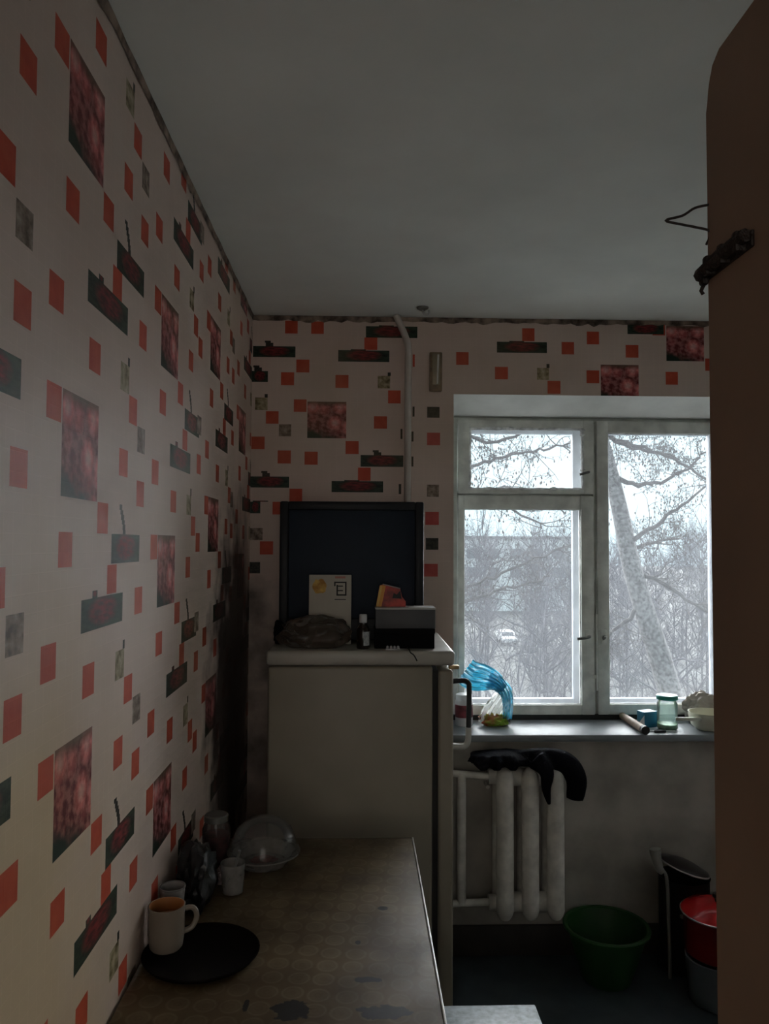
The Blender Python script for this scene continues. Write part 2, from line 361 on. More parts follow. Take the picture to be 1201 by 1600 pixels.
# ------------------------------------------------------------------ window
win = thing('window_1', (.99, 3.30, .858), 'old white wooden double window with a small vent pane', 'window', kind='structure')
def ring(bm, x0, x1, z0, z1, y0, y1, l, r, b_, t, bev=.004):
    """a rectangular frame of four mitred rails; l r b t are the widths"""
    box(bm, x0, x0+l, y0, y1, z0, z1, bev); box(bm, x1-r, x1, y0, y1, z0, z1, bev)
    box(bm, x0+l-.002, x1-r+.002, y0+.001, y1-.001, z0, z0+b_, bev); box(bm, x0+l-.002, x1-r+.002, y0+.001, y1-.001, z1-t, z1, bev)
    return bm
bm = ring(bmesh.new(), WX0+.002, WX1-.002, .862, 2.135, 3.305, 3.38, .04, .04, .012, .02)
box(bm, .992, 1.022, 3.31, 3.38, .865, 2.12); box(bm, .40, 1.0, 3.327, 3.38, 1.782, 1.824)
obj('frame', bm, M_frame, win)
def pane(parent, x0, x1, z0, z1, y, mat): return obj('pane', Box(x0-.006, x1+.006, y-.002, y+.002, z0-.006, z1+.006), mat, parent)
def putty(parent, x0, x1, z0, z1, y, r=.006, seed=1):
    bm = bmesh.new(); rng = random.Random(seed)
    for a, b_ in (((x0, z0), (x1, z0)), ((x1, z0), (x1, z1)), ((x1, z1), (x0, z1)), ((x0, z1), (x0, z0))):
        n = 40; pts = [(a[0]+(b_[0]-a[0])*i/n, y, a[1]+(b_[1]-a[1])*i/n) for i in range(n+1)]
        tube(bm, pts, lambda t, k=rng.random()*9: r*(.6+1.1*abs(noise.noise(Vector((t*14+k, k, 0))))), 6)
    obj('putty', bm, M_putty, parent)
M_putty = P('flaking_white_putty', (.72, .74, .74), .8, var=.3, scale=40)
def latch(parent, x, z, y=3.285, s=1):
    h = obj('latch', Box(x-.012, x+.012, y-.004, y+.006, z-.03, z+.03, .003), M_frame, parent)
    bm = tube(bmesh.new(), smooth_path([(x, y-.003, z), (x, y-.022, z+.002), (x-.02*s, y-.03, z-.002), (x-.055*s, y-.03, z-.006)], 4), [.006]*4+[.0055]*4+[.006]*5, 8)
    obj('latch_handle', bm, M_steel, parent)
M_steel = P('dull_steel', (.20, .20, .19), .4, .8)
# inner left sash, its vent sash above
bm = ring(bmesh.new(), .412, .990, .878, 1.800, 3.285, 3.325, .026, .056, .042, .058)
sash = obj('sash', bm, M_frame, win)
pane(sash, .438, .934, .920, 1.742, 3.308, M_pane); putty(sash, .438, .934, .920, 1.742, 3.300, .004, 2)
latch(sash, .962, 1.205)
bm = ring(bmesh.new(), .412, .990, 1.8065, 2.122, 3.283, 3.325, .047, .044, .020, .034)
vent = obj('sash', bm, M_frame, win)
pane(vent, .459, .946, 1.826, 2.088, 3.308, M_pane); putty(vent, .459, .946, 1.826, 2.088, 3.294, .011, 3)
bm = tube(bmesh.new(), smooth_path([(.962, 3.285, 1.90), (.962, 3.262, 1.90), (.945, 3.255, 1.895), (.92, 3.255, 1.888)], 4), .0055, 8)
obj('latch_handle', bm, M_steel, vent)
# inner right sash
bm = ring(bmesh.new(), 1.004, 1.605, .878, 2.122, 3.287, 3.325, .050, .05, .044, .052)
sash2 = obj('sash', bm, M_frame, win)
pane(sash2, 1.054, 1.555, .922, 2.07, 3.308, M_pane); putty(sash2, 1.054, 1.555, .922, 2.07, 3.300, .004, 4)
latch(sash2, 1.028, 1.205, 3.287, .25)
bm = bmesh.new(); box(bm, .93+.05, .99+.01, 3.280, 3.286, 1.03, 1.045); 
obj('bolt', tube(bm, [(.998, 3.283, .98), (.998, 3.283, 1.30)], .004, 6), M_frame, win)
# outer sashes
M_outer = P('weathered_outer_paint', (.40, .43, .48), .6, var=.15, scale=12)
for x0, x1, zt in ((.412, .990, 0), (1.004, 1.605, 0)):
    bm = ring(bmesh.new(), x0, x1, .868, 2.13, 3.43, 3.465, .03, .05, .05, .045)
    if x0 < .9: box(bm, x0+.028, x1-.048, 3.431, 3.464, 1.75, 1.815, .004)
    so = obj('sash', bm, M_outer, win)
    if x0 < .9: pane(so, x0+.03, x1-.05, .918, 1.75, 3.448, M_pane2); pane(so, x0+.03, x1-.05, 1.815, 2.085, 3.448, M_pane2)
    else: pane(so, x0+.03, x1-.05, .918, 2.085, 3.448, M_pane2)
obj('trim_5', Box(.33, 1.67, 3.028, 3.31, .83, .858, .006), P('worn_white_sill_paint', (.25, .275, .29), .45, var=.12, scale=10), None, 'wide worn white window sill board', 'window sill', kind='structure')
obj('shade_strip', Box(WX0, WX1, 3.2845, 3.40, .8585, .8775), M_black, None, 'black strip standing in for the shaded gap at the foot of the window', 'trim', kind='structure', smooth=False)  # black strip put in for the shade in the gap under the sashes

# ------------------------------------------------------------------ open door beside the viewer
door = thing('door_1', (.32, .26, 0), 'open brown painted door leaf with a worn rounded corner', 'door', kind='structure')
bm = bmesh.new()
prof = [(YR+.005, .01), (.652, .01), (.66, .02), (.66, 1.968), (.657, 1.992), (.649, 2.006), (.635, 2.013), (YR+.005, 2.013)]
va = [bm.verts.new((.30, y, z)) for y, z in prof]; vb = [bm.verts.new((.338, y, z)) for y, z in prof]
bm.faces.new(va); bm.faces.new(vb[::-1])
for i in range(len(prof)): q = (i+1) % len(prof); bm.faces.new((va[i], vb[i], vb[q], va[q]))
bmesh.ops.bevel(bm, geom=bm.edges[:], offset=.003, segments=2, affect='EDGES')
obj('leaf', bm, M_door, door)
M_rust = P('rusty_black_iron', (.025, .017, .014), .6, .3, var=.5, scale=60, bump=.4, bscale=150)
bm = Box(.2975, .301, .580, .662, 1.820, 1.833, .001); tube(bm, [(.294, .582, 1.829), (.2935, .62, 1.8275), (.294, .650, 1.826), (.2945, .662, 1.825)], [.0055, .0065, .006, .0065], 8)
for y in (.592, .618, .644): box(bm, .289, .299, y-.004, y+.004, 1.819, 1.8355, .002)
box(bm, .292, .299, .653, .663, 1.815, 1.833, .003); tube(bm, [(.297, .662, 1.817), (.295, .663, 1.812), (.297, .663, 1.809)], .0018, 6)
obj('latch', bm, M_rust, door, label='rusty dark iron latch')
obj('wire_loop', Tube(smooth_path([(.301, .657, 1.886), (.29, .662, 1.885), (.279, .662, 1.878), (.264, .662, 1.8735), (.279, .662, 1.870), (.29, .662, 1.868), (.301, .657, 1.862), (.299, .661, 1.852)], 5), .0011, 6), M_rust, door, label='thin dark wire loop')

# ------------------------------------------------------------------ heating
M_pipe = P('cream_pipe_paint', (.55, .50, .45), .45, var=.1)
obj('heating_pipe', Tube(smooth_path([(.136, 3.062, 2.499), (.148, 3.062, 2.47), (.172, 3.062, 2.415), (.184, 3.062, 2.36), (.184, 3.062, 2.2), (.182, 3.062, 1.2), (.182, 3.062, .005)], 6), .0135, 12), M_pipe, None,
    'thin cream heating pipe bending out of the ceiling behind the television', 'pipe')
rad = thing('radiator', (.63, 2.99, .0), 'cast-iron radiator with three fat cream columns under the window sill', 'radiator')
M_rad = P('old_cream_radiator_paint', (.74, .71, .65), .5, var=.15, scale=20)
me0 = None
for i, x in enumerate((.545, .640, .735)):
    bm = bmesh.new()
    for y in (2.945, 3.035):
        zs = [.197, .202, .215, .235, .262, .70, .722, .742, .754, .759]; rr = [.006, .018, .027, .033, .033, .033, .033, .027, .016, .005]
        tube(bm, [(x, y, z) for z in zs], rr, 14)
    for z in (.245, .712): tube(bm, [(x, 2.945, z), (x, 3.035, z)], .024, 10); tube(bm, [(x-.030, 2.99, z), (x+.030, 2.99, z)], .030, 12)
    obj('section', bm, M_rad, rad)
for z in (.245, .712):
    for x in (.5925, .6875): obj('hub', Tube([(x-.02, 2.99, z), (x+.02, 2.99, z)], .036, 12), M_rad, rad)
    obj('hub', Tube([(.49, 2.99, z), (.53, 2.99, z)], .028, 12), M_rad, rad)
    obj('feed_pipe', Tube([(.345, 2.99, z+.012 if z > .5 else z-.005), (.50, 2.99, z)], .0135, 10), M_rad, rad)
obj('bypass_pipe', Tube([(.388, 2.99, .728), (.388, 2.99, .5), (.388, 2.99, .24)], .0175, 12), M_rad, rad)
for x in (.545, .735): obj('bracket', Tube([(x-.05, 3.03, .66), (x-.05, 3.089, .66)], .008, 8), M_rad, rad)

def remeshed(o, vox):
    md = o.modifiers.new('r', 'REMESH'); md.mode = 'VOXEL'; md.voxel_size = vox; md.use_smooth_shade = True
    return o
M_bcloth = P('black_cloth', (.008, .008, .011), .95, bump=.3, bscale=120, spec=.1)
bm = lump((.545, 2.975, .785), (.135, .07, .030), .3, 7, 3, 3); tube(bm, smooth_path([(.60, 2.97, .785), (.70, 2.955, .79), (.775, 2.945, .772), (.813, 2.94, .715), (.806, 2.938, .642)], 6), lambda t: .030+.012*math.sin(t*3), 12)
tube(bm, smooth_path([(.66, 2.93, .79), (.692, 2.902, .755), (.690, 2.900, .69), (.702, 2.902, .632)], 6), lambda t: .034*(1-t)+.006, 10)
for x0 in (.45, .50, .56): tube(bm, [(x0, 2.93, .79), (x0+.01, 2.905, .775), (x0+.01, 2.90, .758)], [.03, .026, .012], 10)
remeshed(obj('garment', bm, M_bcloth, None, 'black cloth garment draped over the radiator with one sleeve hanging', 'clothing'), .008)

# ------------------------------------------------------------------ fridge
fr = thing('fridge', (0, 2.76, 0), 'low old cream fridge with a dark handle standing beyond the table', 'fridge')
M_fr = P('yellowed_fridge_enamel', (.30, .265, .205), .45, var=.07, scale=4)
FT = 1.2526
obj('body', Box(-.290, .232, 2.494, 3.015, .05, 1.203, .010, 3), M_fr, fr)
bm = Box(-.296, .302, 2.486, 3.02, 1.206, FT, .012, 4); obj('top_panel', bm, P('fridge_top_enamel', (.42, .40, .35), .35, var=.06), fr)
obj('gasket', Box(.232, .250, 2.503, 3.01, .07, 1.190), P('dark_door_gasket', (.02, .018, .016), .7), fr)
dr = obj('door', Box(.249, .298, 2.496, 3.015, .06, 1.190, .010, 3), M_fr, fr)
hb = tube(bmesh.new(), smooth_path([(.292, 2.545, 1.147), (.335, 2.545, 1.150), (.352, 2.545, 1.142), (.355, 2.545, 1.12), (.353, 2.545, .99)], 5), .0085, 10)
hd = obj('handle', hb, P('black_handle', (.02, .022, .025), .35), dr, label='dark bar handle')
hb = tube(bmesh.new(), smooth_path([(.353, 2.545, 1.0), (.352, 2.545, .962), (.345, 2.545, .944), (.33, 2.545, .938), (.292, 2.545, .940)], 5), .010, 10)
obj('handle_end', hb, P('pale_handle_end', (.45, .45, .42), .35), dr)
for x in (-.25, .25):
    for y in (2.53, 2.97): obj('foot', Lathe((x, y, 0), [(0, 0), (.022, 0), (.02, .02), (.012, .025), (.012, .052), (0, .052)], 14), M_black, fr)
obj('hinge', Box(.285, .318, 2.505, 2.53, 1.192, 1.204, .003), P('brass_hinge', (.5, .36, .18), .4, .7), fr)

# ------------------------------------------------------------------ television on the fridge
tv = thing('television', (-.03, 2.83, FT), 'boxy dark tube television standing on top of the fridge', 'television')
M_tv = P('charcoal_tv_plastic', (.014, .016, .02), .5, var=.1, spec=.3)
TX0, TX1, TZ1 = -.276, .217, 1.7365
bm = bmesh.new()
def frame_front(bm, x0, x1, z0, z1, ix0, ix1, iz0, iz1, y0, y1):
    ring(bm, x0, x1, z0, z1, y0, y1, ix0-x0, x1-ix1, iz0-z0, z1-iz1, .006)
frame_front(bm, TX0, TX1, FT+.012, TZ1, TX0+.030, TX1-.030, FT+.085, TZ1-.030, 2.672, 2.74)
obj('bezel', bm, M_tv, tv)
# bulging screen
bm = bmesh.new(); G = 14; gv = {}
for i in range(G+1):
    for j in range(G+1):
        u, v = i/G*2-1, j/G*2-1
        gv[i, j] = bm.verts.new((TX0+.026+(TX1-TX0-.052)*(u+1)/2, 2.684+.022*(u*u+v*v)/2, FT+.081+(TZ1-FT-.107)*(v+1)/2))
for i in range(G):
    for j in range(G): bm.faces.new((gv[i, j], gv[i+1, j], gv[i+1, j+1], gv[i, j+1]))
obj('screen', bm, P('dusty_dark_screen_glass', (.020, .029, .044), .5, var=.05, spec=.15), tv)
bm = bmesh.new(); secs = [(2.738, TX0+.004, TX1-.004, FT+.014, TZ1-.004), (2.80, TX0+.012, TX1-.012, FT+.014, TZ1-.012), (2.90, TX0+.07, TX1-.07, FT+.016, TZ1-.09), (2.99, TX0+.12, TX1-.12, FT+.03, TZ1-.15), (3.005, TX0+.13, TX1-.13, FT+.04, TZ1-.16)]
rv = [[bm.verts.new(p) for p in ((a, y, c), (b_, y, c), (b_, y, d), (a, y, d))] for y, a, b_, c, d in secs]
for a, b_ in zip(rv, rv[1:]):
    for i in range(4): bm.faces.new((a[i], a[(i+1) % 4], b_[(i+1) % 4], b_[i]))
bm.faces.new(rv[0]); bm.faces.new(rv[-1]); bmesh.ops.recalc_face_normals(bm, faces=bm.faces[:]); bmesh.ops.bevel(bm, geom=[e for e in bm.edges], offset=.006, segments=2, affect='EDGES')
obj('rear_shell', bm, M_tv, tv)
for x in (TX0+.06, TX1-.06): obj('foot', Box(x-.03, x+.03, 2.69, 2.86, FT, FT+.016, .002), M_tv, tv)
for k in range(5): obj('button', Box(.02+k*.028, .038+k*.028, 2.668, 2.674, FT+.035, FT+.047, .002), M_black, tv)

# small things on the fridge
def tilted(bm, cent, axis, ang): bmesh.ops.rotate(bm, verts=bm.verts[:], cent=Vector(cent), matrix=Matrix.Rotation(ang, 3, axis)); return bm
M_card = P('pale_carton', (.50, .47, .40), .7, var=.05)
card = thing('carton', (-.10, 2.63, FT), 'pale flat carton with an orange picture and dark square lettering leaning on the television', 'carton')
cA = (-.10, 2.65, FT); tl = -.06
def cbox(*a, **k): return tilted(Box(*a, **k), cA, 'X', tl)
card_b = obj('body', cbox(-.172, -.030, 2.625, 2.648, FT+.002, 1.486, .002), M_card, card)
M_or = P('orange_print', (.62, .30, .05), .6, var=.35, scale=40, col2=(.75, .5, .12)); M_ink = P('black_ink', (.02, .02, .02), .6); M_pk = P('pale_red_print', (.5, .22, .18), .6)
bm = bmesh.new(); pts = []
for k in range(18):
    a = 2*PI*k/18; r = .025*(1+.28*noise.noise(Vector((k*.9, 3, 1)))); pts.append(bm.verts.new((-.137+r*math.cos(a)*.95, 2.6246, 1.447+r*math.sin(a))))
bm.faces.new(pts); obj('printed_picture', tilted(bm, cA, 'X', tl), M_or, card_b)
bm = bmesh.new()
for x0, x1, z0, z1 in ((-.088, -.046, 1.458, 1.463), (-.088, -.083, 1.448, 1.458), (-.051, -.046, 1.416, 1.458), (-.080, -.051, 1.416, 1.421), (-.080, -.075, 1.421, 1.452), (-.075, -.058, 1.446, 1.450), (-.075, -.058, 1.431, 1.435), (-.086, -.048, 1.402, 1.405)):
    box(bm, x0, x1, 2.6243, 2.6252, z0, z1)
obj('printed_letters', tilted(bm, cA, 'X', tl), M_ink, card_b)
obj('printed_stripe', cbox(-.085, -.05, 2.6244, 2.6252, 1.474, 1.481), M_pk, card_b)
# loose see-through bag in front of it
bm = lump((-.148, 2.568, FT+.045), (.118, .055, .062), .28, 6, 11, 4, FT+.0005)
obj('plastic_bag', bm, film('smoky_plastic', (.20, .155, .12), .62, .3, 14), None, 'crumpled smoky see-through plastic bag lying before the pale carton', 'bag')
bm = lump((-.272, 2.645, FT+.04), (.018, .02, .045), .4, 7, 15, 3, FT+.0005)
obj('cloth', bm, M_bcloth, None, 'small dark crumpled rag beside the television on the fridge', 'cloth')
bt = thing('bottle', (.010, 2.545, FT), 'small dark medicine bottle with a white cap on the fridge', 'bottle')
obj('body', Lathe((.010, 2.545, FT), [(0, 0), (.019, 0), (.021, .004), (.021, .062), (.017, .072), (.0095, .080), (.0095, .09), (0, .09)], 20), P('brown_bottle_glass', (.015, .009, .006), .15), bt)
obj('cap', Lathe((.010, 2.545, FT), [(0, .084), (.0125, .084), (.0125, .108), (.011, .111), (0, .111)], 18), P('white_cap', (.62, .64, .66), .5), bt)
bm = bmesh.new(); n = 8
for k in range(n):
    a0, a1 = -1.5+1.2*k/n, -1.5+1.2*(k+1)/n
    quad(bm, *[(.010+.0214*math.cos(a), 2.545+.0214*math.sin(a), FT+h) for a, h in ((a0, .012), (a1, .012), (a1, .056), (a0, .056))])
obj('label', bm, P('pale_paper_label', (.4, .42, .44), .7, var=.3, scale=90), bt)
M_gb = P('dark_grey_carton', (.075, .075, .082), .5, var=.1)
lb = thing('carton', (.147, 2.59, FT), 'long black box under the grey one on the fridge', 'box')
obj('body', Box(.047, .242, 2.545, 2.635, FT, FT+.062, .002), P('black_carton', (.006, .006, .007), .8, spec=.1), lb)
obj('lid', Box(.045, .244, 2.543, 2.637, FT+.048, FT+.064, .002), P('black_carton_lid', (.008, .008, .009), .8, spec=.1), lb)
ub = thing('carton', (.147, 2.59, FT+.065), 'dark grey box with pale lid edge lying on the black one', 'box')
obj('body', Box(.050, .244, 2.545, 2.632, FT+.0645, FT+.128, .0015), M_gb, ub)
obj('lid', Box(.049, .2455, 2.544, 2.633, FT+.126, FT+.132, .001), P('pale_carton_edge', (.5, .49, .48), .5), ub)
obj('end_flap', Box(.2442, .2456, 2.546, 2.631, FT+.066, FT+.126), P('pale_carton_end', (.4, .39, .38), .5), ub)
bk = thing('packet', (.10, 2.60, FT+.132), 'red and orange packet standing on the grey box', 'packet')
bm = bmesh.new(); pr_ = [(.052, FT+.1325), (.150, FT+.1325), (.150, FT+.150), (.138, FT+.165), (.132, FT+.190), (.075, FT+.204), (.064, FT+.202)]
def prism_y(pr_, y0, y1):
    bm = bmesh.new(); a = [bm.verts.new((x, y0, z)) for x, z in pr_]; b_ = [bm.verts.new((x, y1, z)) for x, z in pr_]
    bm.faces.new(a); bm.faces.new(b_[::-1])
    for i in range(len(pr_)): q = (i+1) % len(pr_); bm.faces.new((a[i], b_[i], b_[q], a[q]))
    return bm
bk_b = obj('body', prism_y(pr_, 2.585, 2.605), P('red_packet_print', (.42, .035, .02), .45, var=.5, scale=30), bk)
obj('printed_stripe', prism_y([(.0525, FT+.1326), (.070, FT+.1326), (.084, FT+.2005), (.075, FT+.203), (.0645, FT+.201)], 2.5844, 2.5852), P('orange_packet_print', (.75, .32, .03), .45), bk_b)
obj('printed_stripe', prism_y([(.052, FT+.1326), (.060, FT+.1326), (.073, FT+.2015), (.0645, FT+.201)], 2.5838, 2.5844), P('yellow_packet_print', (.75, .45, .08), .45), bk_b)
obj('printed_mark', prism_y([(.106, FT+.160), (.137, FT+.158), (.132, FT+.185), (.120, FT+.172), (.11, FT+.178)], 2.5842, 2.5852), M_ink, bk_b)
obj('edge', Tube([(.074, 2.595, FT+.205), (.132, 2.595, FT+.191)], .003, 6), P('pale_packet_edge', (.45, .38, .36), .5), bk)
bp_ = thing('blister_pack', (.105, 2.525, FT), 'tiny silver blister strip of pills on the fridge', 'pills')
obj('foil', Box(.082, .128, 2.512, 2.537, FT, FT+.003, .001), P('foil', (.5, .5, .5), .35, .8), bp_)
for k in range(4): obj('pill', Lathe((.0885+k*.0113, 2.524, FT+.002), [(.0048, 0), (.0048, .006), (.003, .010), (0, .0105)], 10), P('clear_blister', (.42, .42, .43), .25), bp_)
obj('cable', Tube(smooth_path([(.15, 2.66, FT+.004), (.153, 2.55, FT+.003), (.157, 2.492, FT+.003), (.160, 2.4835, FT-.004), (.171, 2.483, 1.240), (.181, 2.484, 1.222)], 5), .0022, 6), M_black, None, 'thin black cable hanging over the front edge of the fridge top', 'cable')

# ------------------------------------------------------------------ wall and ceiling fittings
th = thing('thermometer', (.294, 3.08, 2.20), 'narrow upright thermometer on a brown plaque between pipe and window', 'thermometer')
obj('plaque', Box(.270, .320, 3.072, 3.0895, 2.200, 2.357, .004), P('brown_wood_plaque', (.20, .14, .08), .5, var=.3, scale=30), th)
obj('scale', Box(.281, .311, 3.069, 3.073, 2.225, 2.350, .002), P('tarnished_metal', (.30, .25, .17), .4, .4), th)
obj('tube', Tube([(.300, 3.066, 2.228), (.304, 3.066, 2.345)], .0035, 8), P('glass_tube', (.8, .8, .75), .15), th)
hk = thing('ceiling_hook', (.232, 2.955, 2.47), 'small metal fixing screwed to the ceiling above the television', 'hook')
obj('plate', Lathe((.232, 2.955, 2.5), [(0, -.012), (.012, -.012), (.022, -.006), (.024, -.0005), (0, -.0005)], 16), M_steel, hk)
obj('hook', Tube(smooth_path([(.232, 2.955, 2.492), (.235, 2.950, 2.476), (.246, 2.947, 2.468), (.256, 2.947, 2.476), (.254, 2.947, 2.486)], 5), .004, 8), P('bright_steel', (.6, .6, .6), .3, .8), hk)

# ------------------------------------------------------------------ table
TT = .763
tb = thing('table', (-.14, 1.7, 0), 'kitchen table covered in worn brown oilcloth along the patterned wall', 'table')
def oilcloth():
    m, t, b, N, L = nt('worn_patterned_oilcloth')
    geo = N('ShaderNodeNewGeometry'); mp = N('ShaderNodeMapping'); L(geo.outputs['Position'], mp.inputs[0]); mp.inputs['Scale'].default_value = (20, 20, 0)
    mp.inputs['Rotation'].default_value = (0, 0, .12)
    def N2(s, d=6):
        n = N('ShaderNodeTexNoise'); n.inputs['Scale'].default_value = s; n.inputs['Detail'].default_value = d; L(geo.outputs['Position'], n.inputs['Vector']); return n.outputs['Fac']
    vo = N('ShaderNodeTexVoronoi'); vo.inputs['Scale'].default_value = 1; vo.inputs['Randomness'].default_value = .12; L(mp.outputs[0], vo.inputs['Vector'])
    r = N('ShaderNodeValToRGB'); L(vo.outputs['Distance'], r.inputs[0]); e = r.color_ramp.elements
    while len(e) < 6: e.new(.5)
    for k, (p, c) in enumerate(((0, .55), (.12, .2), (.2, .45), (.32, .35), (.38, .95), (.47, .05))): e[k].position = p; e[k].color = (c, c, c, 1)
    mx = N('ShaderNodeMix'); mx.data_type = 'RGBA'; L(r.outputs[0], mx.inputs[0]); mx.inputs[6].default_value = (.145, .10, .048, 1); mx.inputs[7].default_value = (.21, .16, .092, 1)
    # grime, and holes worn through to the dark board
    g = N('ShaderNodeValToRGB'); L(N2(9), g.inputs[0]); g.color_ramp.elements[0].position = .35; g.color_ramp.elements[1].position = .7; g.color_ramp.elements[0].color = (.5, .47, .43, 1); g.color_ramp.elements[1].color = (1, 1, 1, 1)
    m2 = N('ShaderNodeMix'); m2.data_type = 'RGBA'; m2.blend_type = 'MULTIPLY'; m2.inputs[0].default_value = 1; L(mx.outputs[2], m2.inputs[6]); L(g.outputs[0], m2.inputs[7])
    cur = m2.outputs[2]
    for (x, y, rx, ry) in ((-.118, 1.428, .040, .034), (.050, 1.415, .050, .024), (.02, 1.52, .034, .011), (.055, 1.81, .012, .012), (-.20, 1.44, .006, .02), (.0, 1.66, .006, .009)):
        vm = N('ShaderNodeVectorMath'); vm.operation = 'SUBTRACT'; vm.inputs[1].default_value = (x, y, TT); L(geo.outputs['Position'], vm.inputs[0])
        sc = N('ShaderNodeVectorMath'); sc.operation = 'MULTIPLY'; sc.inputs[1].default_value = (1/rx, 1/ry, 0); L(vm.outputs[0], sc.inputs[0])
        ln = N('ShaderNodeVectorMath'); ln.operation = 'LENGTH'; L(sc.outputs[0], ln.inputs[0])
        ad = N('ShaderNodeMath'); ad.operation = 'MULTIPLY_ADD'; L(N2(45, 4), ad.inputs[0]); ad.inputs[1].default_value = 1.6; L(ln.outputs['Value'], ad.inputs[2])
        rr = N('ShaderNodeMapRange'); rr.inputs[1].default_value = 1.7; rr.inputs[2].default_value = 1.6; L(ad.outputs[0], rr.inputs[0])
        k = N('ShaderNodeMix'); k.data_type = 'RGBA'; L(rr.outputs[0], k.inputs[0]); L(cur, k.inputs[6]); k.inputs[7].default_value = (.018, .014, .011, 1); cur = k.outputs[2]
    L(cur, b.inputs['Base Color'])
    ro = N('ShaderNodeMapRange'); L(N2(12), ro.inputs[0]); ro.inputs[3].default_value = .4; ro.inputs[4].default_value = .75; b.inputs['Specular IOR Level'].default_value = .3; L(ro.outputs[0], b.inputs['Roughness'])
    bp = N('ShaderNodeBump'); bp.inputs['Strength'].default_value = .2; bp.inputs['Distance'].default_value = .004; L(N2(30), bp.inputs['Height']); L(bp.outputs[0], b.inputs['Normal'])
    return m
obj('tabletop', Box(-.430, .150, 1.12, 2.236, TT-.028, TT, .003), oilcloth(), tb)
M_alu = P('worn_pale_edge_strip', (.62, .62, .60), .35, .2, var=.2, scale=30)
obj('edge_strip', Box(.1502, .1545, 1.118, 2.238, TT-.028, TT+.0015, .001), M_alu, tb)
obj('edge_strip', Box(-.430, .150, 2.2362, 2.2395, TT-.028, TT+.0005, .001), P('dark_edge_strip', (.12, .10, .07), .5), tb)
M_tl = P('table_base_paint', (.16, .12, .08), .6)
bm = bmesh.new(); box(bm, -.40, .12, 1.16, 1.18, TT-.13, TT-.029); box(bm, -.40, .12, 2.18, 2.20, TT-.13, TT-.029); box(bm, -.40, -.38, 1.18, 2.18, TT-.13, TT-.029); box(bm, .10, .12, 1.18, 2.18, TT-.13, TT-.029)
obj('apron', bm, M_tl, tb)
for x in (-.395, .115):
    for y in (1.17, 2.19): obj('leg', Tube([(x, y, TT-.03), (x, y, .35), (x, y, 0)], [.024, .021, .015], 10), M_tl, tb)

# things on the table
M_clear = film('clear_plastic', (.55, .54, .52), .16, .15, 30)
M_rim = film('thick_clear_plastic', (.62, .60, .57), .45, .15, 30)
dm = thing('food_container', (-.245, 2.063, TT), 'round clear plastic container with a domed lid on the table', 'container')
c = (-.245, 2.063, TT)
obj('base', Lathe(c, [(0, .003), (.060, .003), (.082, .030), (.094, .032), (.094, .035), (.080, .034), (.058, .007), (0, .007)], 36), M_rim, dm)
obj('lid', Lathe(c, [(.0935, .036), (.086, .038), (.083, .060), (.070, .092), (.045, .112), (.018, .118), (0, .118)], 36), M_clear, dm)
bm = lump((-.243, 2.05, TT+.016), (.036, .022, .008), .4, 8, 4, 3, TT+.0075); obj('leftovers', bm, P('dark_red_food', (.12, .03, .025), .5, var=.5, scale=90), dm)
tray = obj('tray', Lathe((-.314, 1.612, TT), [(0, .001), (.098, .001), (.110, .005), (.116, .012), (.113, .013), (.106, .008), (0, .006)], 48), P('dark_brown_tray', (.007, .005, .004), 1, spec=.05), None, 'round dark tray under the pale mug', 'tray')
mg = thing('mug', (-.375, 1.63, TT+.007), 'pale mug with an orange inside standing on the dark round tray', 'mug')
c = (-.389, 1.632, TT+.0068)
obj('body', Lathe(c, [(0, 0), (.028, 0), (.033, .006), (.036, .03), (.036, .072), (.037, .086), (.0345, .0865)], 28), P('pale_mug_glaze', (.27, .225, .18), .4), mg)
obj('inside', Lathe(c, [(.0345, .0865), (.033, .075), (.032, .06), (0, .06)], 28), P('orange_glaze', (.42, .18, .06), .35), mg)
obj('handle', Tube(smooth_path([(-.356, 1.645, TT+.080), (-.340, 1.652, TT+.078), (-.333, 1.655, TT+.060), (-.341, 1.652, TT+.040), (-.357, 1.645, TT+.034)], 5), .0055, 8), P('pale_mug_handle', (.27, .225, .18), .4), mg)
bm = lump((-.374, 1.865, TT+.05), (.046, .085, .078), .35, 6, 21, 4, TT+.0005)
obj('bag', bm, P('black_plastic', (.010, .010, .012), .35, bump=.4, bscale=40), None, 'crumpled black plastic bag against the wall behind the mug', 'bag')
jr = thing('jar', (-.36, 2.10, TT), 'glass jar with dark red contents and a metal lid beside the clear container', 'jar')
c = (-.372, 2.085, TT)
obj('glass', Lathe(c, [(0, .001), (.033, .001), (.036, .008), (.036, .085), (.030, .10), (.028, .112)], 26), M_clear, jr)
obj('contents', Lathe(c, [(0, .003), (.032, .003), (.0345, .010), (.0345, .070), (0, .070)], 24), P('dark_red_preserve', (.10, .018, .02), .3, var=.5, scale=60), jr)
obj('lid', Lathe(c, [(.031, .104), (.031, .118), (.028, .121), (0, .121)], 24), P('tin_lid', (.28, .28, .27), .4, .7), jr)
cp = thing('cup', (-.400, 1.727, TT), 'small white cup standing between the black bag and the mug', 'cup')
obj('body', Lathe((-.400, 1.727, TT), [(0, .001), (.018, .001), (.021, .005), (.027, .088), (.0255, .088), (.019, .010), (0, .008)], 24), P('white_cup', (.34, .32, .31), .4), cp)
obj('rim', Lathe((-.400, 1.727, TT), [(.0258, .086), (.0278, .087), (.0278, .090), (.0258, .0905), (.0258, .086)], 24), P('grey_cup_rim', (.22, .21, .21), .4), cp)
gl = thing('drinking_glass', (-.298, 1.90, TT), 'small clear drinking glass beside the black bag', 'glass')
obj('wall', Lathe((-.298, 1.90, TT), [(0, .002), (.024, .002), (.030, .07), (.0285, .07), (.0225, .006), (0, .006)], 24), M_rim, gl)
